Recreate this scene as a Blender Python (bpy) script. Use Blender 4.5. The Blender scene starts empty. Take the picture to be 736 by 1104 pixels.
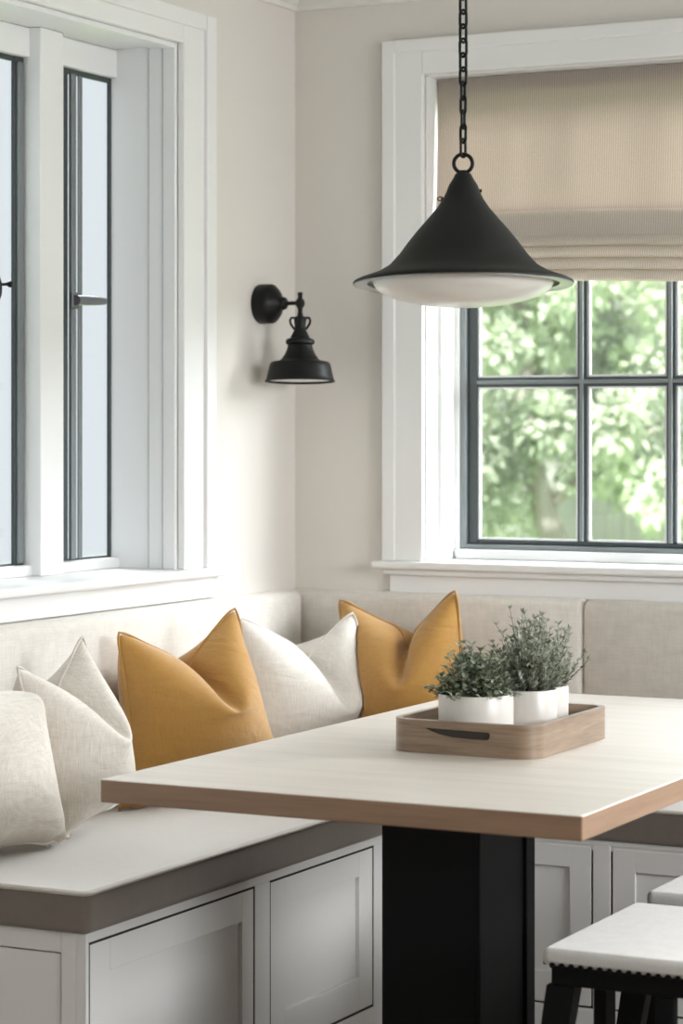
import bpy, bmesh, math, random
import numpy as np
from mathutils import Vector, Matrix

C = bpy.context.scene.collection
R = math.radians
rnd = random.Random(7)

# ------------------------------------------------------------------ helpers
def link(o, parent=None):
    C.objects.link(o)
    if parent is not None:
        o.parent = parent
    return o

def empty(name, loc=(0, 0, 0), rz=0.0):
    o = bpy.data.objects.new(name, None)
    o.empty_display_size = .05
    o.location = loc
    o.rotation_euler = (0, 0, rz)
    return link(o)

def tag(o, label, cat, group=None, kind=None):
    o['label'] = label
    o['category'] = cat
    if group: o['group'] = group
    if kind: o['kind'] = kind
    return o

def struct(o, label=None):
    o['kind'] = 'structure'
    if label: o['label'] = label
    return o

def obj(name, bm, mat, parent=None, smooth=False, bevel=0.0, seg=2, sub=0, angle=35):
    """bm (world coordinates) -> one mesh object; parent frames are taken off the coordinates"""
    me = bpy.data.meshes.new(name)
    bmesh.ops.recalc_face_normals(bm, faces=bm.faces[:])
    bm.to_mesh(me); bm.free()
    mats = mat if isinstance(mat, (list, tuple)) else [mat]
    for m in mats: me.materials.append(m)
    o = bpy.data.objects.new(name, me)
    link(o, parent)
    if parent is not None:
        p = parent; inv = Matrix.Identity(4)
        chain = []
        while p is not None:
            chain.append(p); p = p.parent
        W = Matrix.Identity(4)
        for q in reversed(chain): W = W @ q.matrix_basis
        me.transform(W.inverted())
    if smooth:
        for p in me.polygons: p.use_smooth = True
    if bevel:
        b = o.modifiers.new('bevel', 'BEVEL'); b.width = bevel; b.segments = seg
        b.limit_method = 'ANGLE'; b.angle_limit = R(40); b.harden_normals = False
        for p in me.polygons: p.use_smooth = True
        w = o.modifiers.new('wn', 'WEIGHTED_NORMAL'); w.keep_sharp = True
    elif smooth and angle < 180 and not sub:
        me.set_sharp_from_angle(angle=R(angle))
    if sub:
        s = o.modifiers.new('sub', 'SUBSURF'); s.levels = sub; s.render_levels = sub
    return o

def box(bm, x0, x1, y0, y1, z0, z1, mi=0):
    vs = [bm.verts.new((x, y, z)) for x in (x0, x1) for y in (y0, y1) for z in (z0, z1)]
    for q in ((0, 1, 3, 2), (4, 6, 7, 5), (0, 4, 5, 1), (2, 3, 7, 6), (0, 2, 6, 4), (1, 5, 7, 3)):
        f = bm.faces.new([vs[i] for i in q]); f.material_index = mi
    return vs

def boxes(*bs):
    bm = bmesh.new()
    for b in bs: box(bm, *b)
    return bm

def hexa(bm, pts):
    """8 points: bottom 4 then top 4"""
    vs = [bm.verts.new(p) for p in pts]
    for q in ((3, 2, 1, 0), (4, 5, 6, 7), (0, 1, 5, 4), (1, 2, 6, 5), (2, 3, 7, 6), (3, 0, 4, 7)):
        bm.faces.new([vs[i] for i in q])

def lathe(bm, prof, origin=(0, 0, 0), axis='Z', n=48, mi=None, closed=False):
    """prof: list of (r, h[, material index])"""
    rings = []
    for p in prof:
        r, h = p[0], p[1]
        ring = []
        if r < 1e-6:
            v = (0, 0, h)
            ring = [v]
        else:
            ring = [(r*math.cos(2*math.pi*k/n), r*math.sin(2*math.pi*k/n), h) for k in range(n)]
        out = []
        for (a, b, c) in ring:
            if axis == 'X': a, b, c = c, a, b
            elif axis == 'Y': a, b, c = b, c, a
            out.append(bm.verts.new((a+origin[0], b+origin[1], c+origin[2])))
        rings.append(out)
    pairs = list(zip(rings[:-1], rings[1:], prof[:-1]))
    if closed: pairs.append((rings[-1], rings[0], prof[-1]))
    for A, B, p in pairs:
        m = p[2] if len(p) > 2 else 0
        for k in range(n):
            k2 = (k+1) % n
            if len(A) == 1 and len(B) == 1: continue
            if len(A) == 1: f = bm.faces.new((A[0], B[k2], B[k]))
            elif len(B) == 1: f = bm.faces.new((A[k], A[k2], B[0]))
            else: f = bm.faces.new((A[k], A[k2], B[k2], B[k]))
            f.material_index = m
    return bm

def tube(bm, pts, rad, n=8, closed=False, caps=True):
    pts = [Vector(p) for p in pts]
    m = len(pts)
    rads = rad if isinstance(rad, (list, tuple)) else [rad]*m
    rings = []
    prev = None
    for i, p in enumerate(pts):
        if closed: t = pts[(i+1) % m]-pts[i-1]
        else: t = pts[min(i+1, m-1)]-pts[max(i-1, 0)]
        t.normalize()
        if prev is None:
            a = Vector((0, 0, 1)) if abs(t.z) < .9 else Vector((1, 0, 0))
            u = t.cross(a).normalized()
        else:
            u = (prev-t*prev.dot(t)).normalized()
        prev = u
        w = t.cross(u)
        rings.append([bm.verts.new(p+rads[i]*(math.cos(2*math.pi*k/n)*u+math.sin(2*math.pi*k/n)*w)) for k in range(n)])
    seq = list(zip(rings[:-1], rings[1:]))
    if closed: seq.append((rings[-1], rings[0]))
    for A, B in seq:
        for k in range(n):
            bm.faces.new((A[k], A[(k+1) % n], B[(k+1) % n], B[k]))
    if caps and not closed:
        bm.faces.new(rings[0][::-1]); bm.faces.new(rings[-1])
    return bm

def xform(bm, M):
    bmesh.ops.transform(bm, matrix=M, verts=bm.verts[:])
    return bm

# ------------------------------------------------------------------ materials
def new_mat(name):
    m = bpy.data.materials.new(name); m.use_nodes = True
    nt = m.node_tree
    b = nt.nodes['Principled BSDF']
    return m, nt, b

def col(c): return (c[0], c[1], c[2], 1)

def plain(name, c, rough=.5, metal=0., spec=.5, bump=0., bscale=200., var=0., vscale=6., coat=0.):
    m, nt, b = new_mat(name)
    b.inputs['Base Color'].default_value = col(c)
    b.inputs['Roughness'].default_value = rough
    b.inputs['Metallic'].default_value = metal
    b.inputs['Specular IOR Level'].default_value = spec
    b.inputs['Coat Weight'].default_value = coat
    tc = nt.nodes.new('ShaderNodeTexCoord')
    if var:
        n = nt.nodes.new('ShaderNodeTexNoise'); n.inputs['Scale'].default_value = vscale; n.inputs['Detail'].default_value = 3
        nt.links.new(tc.outputs['Object'], n.inputs['Vector'])
        mx = nt.nodes.new('ShaderNodeMix'); mx.data_type = 'RGBA'
        mx.inputs['A'].default_value = col([v*(1-var) for v in c]); mx.inputs['B'].default_value = col([min(1, v*(1+var)) for v in c])
        nt.links.new(n.outputs['Fac'], mx.inputs['Factor'])
        nt.links.new(mx.outputs['Result'], b.inputs['Base Color'])
    if bump:
        n = nt.nodes.new('ShaderNodeTexNoise'); n.inputs['Scale'].default_value = bscale; n.inputs['Detail'].default_value = 4
        nt.links.new(tc.outputs['Object'], n.inputs['Vector'])
        bp = nt.nodes.new('ShaderNodeBump'); bp.inputs['Strength'].default_value = bump; bp.inputs['Distance'].default_value = .002
        nt.links.new(n.outputs['Fac'], bp.inputs['Height']); nt.links.new(bp.outputs['Normal'], b.inputs['Normal'])
    return m

def cloth(name, c, var=.10, bump=.35, scale=1.0, sheen=.3, axes=((1, .06, .06), (.06, .06, 1), (.06, 1, .06)), wrinkle=0.):
    """woven cloth: threads in crossing directions as stretched noise"""
    m, nt, b = new_mat(name)
    b.inputs['Roughness'].default_value = .9
    b.inputs['Specular IOR Level'].default_value = .15
    b.inputs['Sheen Weight'].default_value = sheen
    b.inputs['Sheen Roughness'].default_value = .5
    tc = nt.nodes.new('ShaderNodeTexCoord')
    acc = None
    for ax in axes:
        mp = nt.nodes.new('ShaderNodeMapping')
        mp.inputs['Scale'].default_value = [a*620*scale for a in ax]
        nt.links.new(tc.outputs['Object'], mp.inputs['Vector'])
        n = nt.nodes.new('ShaderNodeTexNoise'); n.inputs['Scale'].default_value = 1.; n.inputs['Detail'].default_value = 2
        nt.links.new(mp.outputs['Vector'], n.inputs['Vector'])
        if acc is None: acc = n.outputs['Fac']
        else:
            ad = nt.nodes.new('ShaderNodeMath'); ad.operation = 'ADD'
            nt.links.new(acc, ad.inputs[0]); nt.links.new(n.outputs['Fac'], ad.inputs[1]); acc = ad.outputs[0]
    dv = nt.nodes.new('ShaderNodeMapRange')
    dv.inputs['From Min'].default_value = .35*len(axes); dv.inputs['From Max'].default_value = .65*len(axes)
    nt.links.new(acc, dv.inputs['Value'])
    mx = nt.nodes.new('ShaderNodeMix'); mx.data_type = 'RGBA'
    mx.inputs['A'].default_value = col([v*(1-var) for v in c]); mx.inputs['B'].default_value = col([min(1, v*(1+var)) for v in c])
    nt.links.new(dv.outputs['Result'], mx.inputs['Factor']); nt.links.new(mx.outputs['Result'], b.inputs['Base Color'])
    bp = nt.nodes.new('ShaderNodeBump'); bp.inputs['Strength'].default_value = bump; bp.inputs['Distance'].default_value = .001
    nt.links.new(dv.outputs['Result'], bp.inputs['Height']); nt.links.new(bp.outputs['Normal'], b.inputs['Normal'])
    if wrinkle:
        mp = nt.nodes.new('ShaderNodeMapping'); mp.inputs['Scale'].default_value = (7, 7, 15)
        nt.links.new(tc.outputs['Object'], mp.inputs['Vector'])
        n = nt.nodes.new('ShaderNodeTexNoise'); n.inputs['Scale'].default_value = 1.; n.inputs['Detail'].default_value = 2.5; n.inputs['Distortion'].default_value = .8
        nt.links.new(mp.outputs['Vector'], n.inputs['Vector'])
        b2 = nt.nodes.new('ShaderNodeBump'); b2.inputs['Strength'].default_value = wrinkle; b2.inputs['Distance'].default_value = .02
        nt.links.new(n.outputs['Fac'], b2.inputs['Height']); nt.links.new(b2.outputs['Normal'], bp.inputs['Normal'])
    return m

def wood(name, c0, c1, rough=.4, along='X', scale=1., coat=0., spec=.5):
    m, nt, b = new_mat(name)
    b.inputs['Roughness'].default_value = rough
    b.inputs['Coat Weight'].default_value = coat
    b.inputs['Coat Roughness'].default_value = .38
    b.inputs['Specular IOR Level'].default_value = spec
    tc = nt.nodes.new('ShaderNodeTexCoord')
    mp = nt.nodes.new('ShaderNodeMapping')
    s = {'X': (1.2, 16, 22), 'Y': (16, 1.2, 22), 'Z': (16, 16, 1.2), 'H': (1.6, 1.6, 26)}[along]
    mp.inputs['Scale'].default_value = [v*scale for v in s]
    nt.links.new(tc.outputs['Object'], mp.inputs['Vector'])
    n = nt.nodes.new('ShaderNodeTexNoise'); n.inputs['Scale'].default_value = 1.6; n.inputs['Detail'].default_value = 6; n.inputs['Distortion'].default_value = .6
    nt.links.new(mp.outputs['Vector'], n.inputs['Vector'])
    mp2 = nt.nodes.new('ShaderNodeMapping'); mp2.inputs['Scale'].default_value = [v*scale*6 for v in s]
    nt.links.new(tc.outputs['Object'], mp2.inputs['Vector'])
    n2 = nt.nodes.new('ShaderNodeTexNoise'); n2.inputs['Scale'].default_value = 1.4; n2.inputs['Detail'].default_value = 3
    nt.links.new(mp2.outputs['Vector'], n2.inputs['Vector'])
    ad = nt.nodes.new('ShaderNodeMath'); ad.operation = 'MULTIPLY_ADD'; ad.inputs[1].default_value = .45
    nt.links.new(n2.outputs['Fac'], ad.inputs[0]); nt.links.new(n.outputs['Fac'], ad.inputs[2])
    cr = nt.nodes.new('ShaderNodeMapRange'); cr.inputs['From Min'].default_value = .45; cr.inputs['From Max'].default_value = .98
    nt.links.new(ad.outputs[0], cr.inputs['Value'])
    mx = nt.nodes.new('ShaderNodeMix'); mx.data_type = 'RGBA'
    mx.inputs['A'].default_value = col(c0); mx.inputs['B'].default_value = col(c1)
    nt.links.new(cr.outputs['Result'], mx.inputs['Factor']); nt.links.new(mx.outputs['Result'], b.inputs['Base Color'])
    bp = nt.nodes.new('ShaderNodeBump'); bp.inputs['Strength'].default_value = .12; bp.inputs['Distance'].default_value = .001
    nt.links.new(cr.outputs['Result'], bp.inputs['Height']); nt.links.new(bp.outputs['Normal'], b.inputs['Normal'])
    return m

def glass_mat(name, tint=(1, 1, 1), refl=.06):
    m = bpy.data.materials.new(name); m.use_nodes = True
    nt = m.node_tree; nt.nodes.clear()
    out = nt.nodes.new('ShaderNodeOutputMaterial')
    tr = nt.nodes.new('ShaderNodeBsdfTransparent'); tr.inputs['Color'].default_value = col(tint)
    gl = nt.nodes.new('ShaderNodeBsdfGlossy'); gl.inputs['Roughness'].default_value = .02
    mx = nt.nodes.new('ShaderNodeMixShader'); mx.inputs[0].default_value = refl
    nt.links.new(tr.outputs[0], mx.inputs[1]); nt.links.new(gl.outputs[0], mx.inputs[2]); nt.links.new(mx.outputs[0], out.inputs[0])
    return m

def translucent_mat(name, c, trans, frac, ribs=0., rough=.9, var=0., lo=.55, hi=1.35):
    m = bpy.data.materials.new(name); m.use_nodes = True
    nt = m.node_tree; nt.nodes.clear()
    out = nt.nodes.new('ShaderNodeOutputMaterial')
    df = nt.nodes.new('ShaderNodeBsdfDiffuse'); df.inputs['Color'].default_value = col(c)
    tr = nt.nodes.new('ShaderNodeBsdfTranslucent'); tr.inputs['Color'].default_value = col(trans)
    mx = nt.nodes.new('ShaderNodeMixShader'); mx.inputs[0].default_value = frac
    nt.links.new(df.outputs[0], mx.inputs[1]); nt.links.new(tr.outputs[0], mx.inputs[2]); nt.links.new(mx.outputs[0], out.inputs[0])
    tc = nt.nodes.new('ShaderNodeTexCoord')
    if ribs:
        w = nt.nodes.new('ShaderNodeTexWave'); w.wave_type = 'BANDS'; w.bands_direction = 'X'; w.inputs['Scale'].default_value = ribs
        w.inputs['Distortion'].default_value = .6; w.inputs['Detail'].default_value = 1
        nt.links.new(tc.outputs['Object'], w.inputs['Vector'])
        for node, cc in ((df, c), (tr, trans)):
            q = nt.nodes.new('ShaderNodeMix'); q.data_type = 'RGBA'
            q.inputs['A'].default_value = col([v*.68 for v in cc]); q.inputs['B'].default_value = col([min(1, v*1.14) for v in cc])
            nt.links.new(w.outputs['Fac'], q.inputs['Factor']); nt.links.new(q.outputs['Result'], node.inputs['Color'])
        bp = nt.nodes.new('ShaderNodeBump'); bp.inputs['Strength'].default_value = .25; bp.inputs['Distance'].default_value = .002
        nt.links.new(w.outputs['Fac'], bp.inputs['Height']); nt.links.new(bp.outputs['Normal'], df.inputs['Normal'])
    if var:
        n = nt.nodes.new('ShaderNodeTexNoise'); n.inputs['Scale'].default_value = var; n.inputs['Detail'].default_value = 2
        nt.links.new(tc.outputs['Object'], n.inputs['Vector'])
        mr = nt.nodes.new('ShaderNodeMapRange'); mr.inputs['From Min'].default_value = .3; mr.inputs['From Max'].default_value = .7
        nt.links.new(n.outputs['Fac'], mr.inputs['Value'])
        for node, cc in ((df, c), (tr, trans)):
            q = nt.nodes.new('ShaderNodeMix'); q.data_type = 'RGBA'
            q.inputs['A'].default_value = col([v*lo for v in cc]); q.inputs['B'].default_value = col([min(1, v*hi) for v in cc])
            nt.links.new(mr.outputs['Result'], q.inputs['Factor']); nt.links.new(q.outputs['Result'], node.inputs['Color'])
    return m

M = {}
M['wall'] = plain('wall_paint', (.76, .727, .688), .85, spec=.2, bump=.05, bscale=400)
M['darkwall'] = plain('unseen_dark_wall', (.30, .31, .32), .8)
M['ceiling'] = plain('ceiling_paint', (.80, .79, .76), .9, spec=.2)
M['trim'] = plain('white_trim_paint', (.86, .86, .86), .38, spec=.4)
M['cab'] = plain('white_cabinet_paint', (.74, .73, .71), .42, spec=.4)
M['gap'] = plain('gap_shade', (.03, .03, .03), .9)
M['floor'] = wood('oak_floor', (.15, .12, .095), (.23, .185, .15), .45, 'Y', .6)
M['sash'] = plain('dark_sash_paint', (.045, .055, .058), .42, spec=.5)
M['sashgrey'] = plain('grey_sash_metal', (.21, .23, .235), .4, metal=.2)
M['steel'] = plain('brushed_steel', (.20, .205, .21), .4, metal=.5)
M['black'] = plain('black_metal', (.007, .0075, .0075), .42, metal=.0, spec=.24, bump=.05, bscale=300)
M['blackshade'] = plain('black_shade_metal', (.012, .013, .0125), .6, spec=.27, bump=.06, bscale=500)
M['ringmetal'] = plain('dark_nickel', (.34, .345, .34), .3, metal=.7)
M['diff'] = plain('milk_glass', (.80, .78, .74), .25, spec=.5)
M['whiteenamel'] = plain('white_enamel', (.85, .85, .85), .3)
M['blackwood'] = plain('black_painted_wood', (.004, .0044, .005), .55, spec=.15)
M['linen'] = cloth('oatmeal_linen', (.71, .66, .595), .13, wrinkle=.55)
M['linen2'] = cloth('white_linen', (.745, .71, .665), .10, wrinkle=.35)
M['mustard'] = cloth('mustard_cotton', (.47, .25, .066), .08, sheen=.5, wrinkle=.35)
M['back'] = cloth('pale_upholstery', (.75, .71, .665), .09, scale=.7)
M['seat'] = cloth('lit_taupe_upholstery', (.49, .44, .385), .06, scale=.8, bump=.2, sheen=1.0)  # cushion top in a lit tone, light painted into the cloth
M['shaded_side'] = cloth('shaded_taupe_side', (.185, .155, .13), .06, scale=.8, bump=.2, sheen=.35)  # cushion sides in a shaded tone, shade painted into the cloth
M['stoolfab'] = cloth('stool_linen', (.62, .61, .59), .08, scale=.8)
M['stooltop'] = plain('pale_stool_top', (.72, .72, .72), .55, bump=.1, bscale=40, var=.05, vscale=9)
M['tabletop'] = wood('shaded_oak_edge', (.24, .145, .086), (.36, .22, .135), .42, 'H', 1., coat=.45)  # table edges in a darker tone, shade painted into the oak
M['lit_top'] = wood('lit_oak_top', (.565, .505, .445), (.68, .625, .57), .42, 'X', .8, coat=.2)  # same oak made paler on top, light painted into the colour
M['tray'] = wood('tray_oak', (.15, .095, .057), (.33, .23, .15), .42, 'H', 2.0, coat=.7)
M['slot'] = plain('dark_slot_insert', (.045, .036, .030), .7)
M['pot'] = plain('white_ceramic', (.74, .705, .665), .32, spec=.5)
M['soil'] = plain('dark_soil', (.03, .024, .02), 1., bump=.6, bscale=150)
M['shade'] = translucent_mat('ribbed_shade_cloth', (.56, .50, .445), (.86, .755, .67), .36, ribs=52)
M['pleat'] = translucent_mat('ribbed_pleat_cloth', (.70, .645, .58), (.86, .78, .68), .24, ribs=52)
M['leafA'] = translucent_mat('sage_leaf', (.34, .375, .29), (.40, .46, .33), .2, var=75, lo=.30, hi=1.65)
M['leafB'] = translucent_mat('olive_leaf', (.42, .44, .37), (.46, .50, .39), .2, var=75, lo=.35, hi=1.55)
M['stem'] = plain('brown_stem', (.09, .085, .06), .8)
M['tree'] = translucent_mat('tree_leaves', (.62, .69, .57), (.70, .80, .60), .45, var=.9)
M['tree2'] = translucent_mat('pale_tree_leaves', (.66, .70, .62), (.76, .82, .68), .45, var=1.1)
M['bark'] = plain('grey_bark', (.30, .27, .25), .9, bump=.5, bscale=20)
M['fence'] = wood('weathered_fence', (.50, .49, .48), (.64, .63, .62), .9, 'Z', .5)
M['grass'] = plain('lawn_green', (.30, .42, .20), .95, var=.3, vscale=3)
M['glass'] = glass_mat('window_glass', (.97, .985, .985), .05)

# ------------------------------------------------------------------ room shell
H = 2.585
W1 = (-2.62, -.612, 1.02, 2.309)      # left window opening: y0, y1, z0, z1
W2 = (.384, 1.68, 1.02, 2.284)        # back window opening: x0, x1, z0, z1
struct(obj('floor', boxes((-.3, 5.2, -7.6, .3, -.11, -.03)), M['floor']))
struct(obj('ceiling', boxes((-.3, 5.2, -7.6, .3, H, H+.1)), M['ceiling']))
struct(obj('wall_left', boxes((-.2, 0, -7.6, W1[0], -.04, H), (-.2, 0, W1[1], 0, -.04, H),
                              (-.2, 0, W1[0], W1[1], -.04, W1[2]-.02), (-.2, 0, W1[0], W1[1], W1[3], H)), M['wall']))
DX0, DX1 = 2.45, 4.3                  # added unseen opening further along the back wall, sill raised to block low light
struct(obj('wall_back', boxes((-.2, W2[0], 0, .2, -.04, H), (W2[1], DX0, 0, .2, -.04, H), (DX1, 5.2, 0, .2, -.04, H), (DX0, DX1, 0, .2, 2.3, H), (DX0, DX1, 0, .2, -.04, 1.02),
                              (W2[0], W2[1], 0, .2, -.04, W2[2]-.02), (W2[0], W2[1], 0, .2, W2[3], H)), M['wall']))
struct(obj('added_unseen_wall_front', boxes((-.2, 5.4, -7.8, -7.6, -.04, H)), M['darkwall']))  # unseen wall, added and kept dark to lessen light from the front
struct(obj('unseen_wall_right', boxes((5.2, 5.4, -7.6, -4.4, -.04, H), (5.2, 5.4, -1.2, .2, -.04, H), (5.2, 5.4, -4.4, -1.2, 2.3, H), (5.2, 5.4, -4.4, -1.2, -.04, 1.02)), M['wall']))  # unseen wall, sill of its added opening raised to block low light
# crown moulding: cove profile swept along each wall
def sweep(bm, prof, path_fn):
    a = [bm.verts.new(path_fn(p, 0)) for p in prof]
    b = [bm.verts.new(path_fn(p, 1)) for p in prof]
    n = len(prof)
    for k in range(n):
        bm.faces.new((a[k], a[(k+1) % n], b[(k+1) % n], b[k]))
    bm.faces.new(a[::-1]); bm.faces.new(b)
crown = [(0, 2.478), (.010, 2.478), (.012, 2.490), (.020, 2.496), (.030, 2.515), (.052, 2.545), (.075, 2.560), (.080, 2.572), (.092, 2.574), (.092, H), (0, H)]
bm = bmesh.new(); sweep(bm, crown, lambda p, e: (p[0], (-7.6 if e else -p[0]), p[1]))
struct(obj('trim_1', bm, M['ceiling'], smooth=True))
bm = bmesh.new(); sweep(bm, crown, lambda p, e: ((5.2 if e else p[0]), -p[0], p[1]))
struct(obj('trim_2', bm, M['ceiling'], smooth=True))

# ---- window 1 (left wall, seen at a slant)
w1 = struct(empty('window_1', (0, -1.6, 1.02)))
w1['label'] = 'white cased window on the left wall with dark sashes'
y0, y1, z0, z1 = W1
cw = .122
obj('casing', boxes((0, .020, y1, y1+cw, z0, z1+cw*.6), (0, .020, y0-cw, y0, z0, z1+cw*.6), (0, .020, y0, y1, z1, z1+cw*.6),
                    (.0, .030, y1+cw-.026, y1+cw+.022, z0, z1+cw*.6+.010), (.0, .030, y0-cw-.022, y0-cw+.026, z0, z1+cw*.6+.010),
                    (.0, .030, y0-cw+.026, y1+cw-.026, z1+cw*.6-.030, z1+cw*.6+.010)), M['trim'], w1, bevel=.0035)
# jamb lining in three stepped boards, each stepping further into the opening
bb = []
for (xa, xb, st) in ((-.034, .0, .012), (-.077, -.038, .008), (-.20, -.081, .004)):
    bb += [(xa, xb, y1-st, y1+.01, z0, z1), (xa, xb, y0-.01, y0+st, z0, z1), (xa, xb, y0+st, y1-st, z1-st, z1+.01)]
    bb += [(xa-.004, xa, y1-st+.007, y1+.01, z0, z1), (xa-.004, xa, y0+st-.007, y1-st+.007, z1-st+.007, z1+.01)]
obj('jamb', boxes(*bb), M['trim'], w1, bevel=.002)
obj('stool_board', boxes((-.20, .046, y0-cw-.05, y1+cw+.055, z0-.022, z0)), M['trim'], w1, bevel=.006, seg=3)
obj('apron', boxes((0, .020, y0-cw-.02, y1+cw+.050, .944, z0-.022)), M['trim'], w1, bevel=.003)
GX = -.19
def post(ya, yb):
    return obj('post', boxes((GX-.02, -.14, ya, yb, z0, z1-.004)), M['trim'], w1, bevel=.004)
post(-.998, -.900); post(-1.262, -1.165)
post(-1.86, -1.76)
obj('head_rail', boxes((GX-.02, -.172, y0, y1, 2.235, z1-.004)), M['trim'], w1, bevel=.004)
obj('bottom_rail', boxes((GX-.02, -.165, y0, y1, z0, 1.046)), M['trim'], w1, bevel=.004)
def sash1(ya, yb, wl, wr, name='sash'):
    s = obj(name, boxes((GX-.009, GX+.002, ya, ya+wl, 1.046, 2.235), (GX-.009, GX+.002, yb-wr, yb, 1.046, 2.235),
                        (GX-.009, GX, ya+wl, yb-wr, 2.222, 2.235), (GX-.009, GX, ya+wl, yb-wr, 1.046, 1.051)), M['sash'], w1, bevel=.002)
    obj('pane', boxes((GX-.007, GX-.003, ya+wl, yb-wr, 1.046, 2.235)), M['glass'], s)
    return s
s = sash1(-.905, -.606, .095, .015)
# lighter grey faces of the folded stile, as in the photograph three thin lines
obj('stile', boxes((GX, GX+.010, -.806, -.785, 1.050, 2.222), (GX, GX+.006, -.768, -.752, 1.050, 2.222)), M['sashgrey'], s, bevel=.002)
s = sash1(-1.175, -.985, .016, .050)
obj('stile', boxes((GX, GX+.008, -1.027, -1.003, 1.050, 2.222)), M['sashgrey'], s, bevel=.002)
sash1(-1.77, -1.252, .03, .03); sash1(-2.62, -1.85, .05, .05)

# casement lever on the folded sash
lev = empty('window_lever', (GX+.012, -.79, 1.675))
tag(lev, 'grey metal lever handle on the dark sash of the left window', 'handle')
bm = bmesh.new(); box(bm, GX+.006, GX+.016, -.812, -.778, 1.655, 1.695)
obj('mounting_plate', bm, M['steel'], lev, bevel=.003)
bm = bmesh.new()
tube(bm, [(GX+.022, -.806, 1.675), (GX+.024, -.76, 1.676), (GX+.024, -.715, 1.677), (GX+.022, -.680, 1.678)], [.0125, .0125, .011, .009], 14)
obj('lever_arm', bm, M['steel'], lev, smooth=True)

# round latch seen at the very left edge
la = empty('window_latch', (-.14, -1.226, 1.683))
tag(la, 'round black window latch with side knob on white post at left window', 'latch')
bm = bmesh.new()
lathe(bm, [(0, 0), (.046, 0), (.047, .004), (.047, .010), (.043, .020), (.030, .028), (.012, .032), (0, .033)], (-.14, -1.226, 1.683), 'X', 40)
obj('round_plate', bm, M['black'], la, smooth=True)
bm = bmesh.new()
tube(bm, [(-.122, -1.188, 1.692), (-.118, -1.163, 1.694)], .0035, 8)
lathe(bm, [(0, -.008), (.0055, -.006), (.0078, 0), (.0055, .006), (0, .008)], (-.117, -1.157, 1.694), 'Y', 14)
obj('side_knob', bm, M['black'], la, smooth=True)

# ---- window 2 (back wall)
w2 = struct(empty('window_2', (1.03, 0, 1.02)))
w2['label'] = 'white cased back window with dark divided sash and a garden view'
x0, x1, z0, z1 = W2
cw = .113
obj('casing', boxes((x0-cw, x0, -.020, 0, z0, z1+cw*.82), (x1, x1+cw, -.020, 0, z0, z1+cw*.82), (x0, x1, -.020, 0, z1, z1+cw*.82),
                    (x0-cw, x0-cw+.036, -.028, -.0, z0, z1+cw*.82), (x1+cw-.036, x1+cw, -.028, 0, z0, z1+cw*.82), (x0-cw+.036, x1+cw-.036, -.028, 0, z1+cw*.82-.034, z1+cw*.82)),
    M['trim'], w2, bevel=.003)
bb = []
for (ya, yb, st) in ((0, .070, .004), (.074, .150, .014), (.154, .20, .026)):
    bb += [(x0-.01, x0+st, ya, yb, z0, z1), (x1-st, x1+.01, ya, yb, z0, z1), (x0+st, x1-st, ya, yb, z1-st, z1+.01)]
bb += [(x0-.01, x0+.003, .070, .074, z0, z1), (x0-.01, x0+.010, .150, .154, z0, z1)]
obj('jamb', boxes(*bb), M['trim'], w2, bevel=.002)
obj('stool_board', boxes((x0-cw-.022, x1+cw+.03, -.050, .20, z0-.020, z0)), M['trim'], w2, bevel=.006, seg=3)
obj('bed_mould', boxes((x0-cw+.005, x1+cw-.005, -.034, 0, z0-.036, z0-.020)), M['trim'], w2, bevel=.005)
obj('apron', boxes((x0-cw+.018, x1+cw-.018, -.018, 0, .935, z0-.036)), M['trim'], w2, bevel=.003)
obj('bottom_rail', boxes((x0+.02, x1-.02, .14, .20, z0, 1.046)), M['trim'], w2, bevel=.004)
YG = .17
fx0, fx1, fz0, fz1 = .410, x1-.026, 1.046, z1-.026
obj('window_frame', boxes((fx0, fx0+.017, YG-.010, YG+.03, fz0, fz1), (fx1-.017, fx1, YG-.010, YG+.03, fz0, fz1),
                          (fx0+.017, fx1-.017, YG-.010, YG+.03, fz0, fz0+.013), (fx0+.017, fx1-.017, YG-.010, YG+.03, fz1-.02, fz1)), M['sashgrey'], w2, bevel=.003)
sash = obj('sash', boxes((fx0+.017, fx0+.046, YG+.004, YG+.034, fz0+.013, fz1-.02), (fx1-.046, fx1-.017, YG+.004, YG+.034, fz0+.013, fz1-.02),
                         (fx0+.046, fx1-.046, YG+.004, YG+.034, fz0+.013, fz0+.026), (fx0+.046, fx1-.046, YG+.004, YG+.034, fz1-.04, fz1-.02)), M['sash'], w2, bevel=.003)
vx = [(.738, .767), (.981, 1.008), (1.29, 1.318)]
for a, b in vx:
    mu = obj('muntin', boxes((a, b, YG+.002, YG+.032, fz0+.026, fz1-.04)), M['sash'], w2, bevel=.004)
    obj('bead', boxes(((a+b)/2-.005, (a+b)/2+.005, YG-.006, YG+.002, fz0+.026, fz1-.04)), M['sashgrey'], mu, bevel=.002)
mu = obj('muntin', boxes((fx0+.046, fx1-.046, YG+.003, YG+.031, 1.474, 1.500)), M['sash'], w2, bevel=.004)
obj('bead', boxes((fx0+.046, fx1-.046, YG-.005, YG+.003, 1.482, 1.492)), M['sashgrey'], mu, bevel=.002)
edges = [fx0+.046, vx[0][0], vx[0][1], vx[1][0], vx[1][1], vx[2][0], vx[2][1], fx1-.046]
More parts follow.
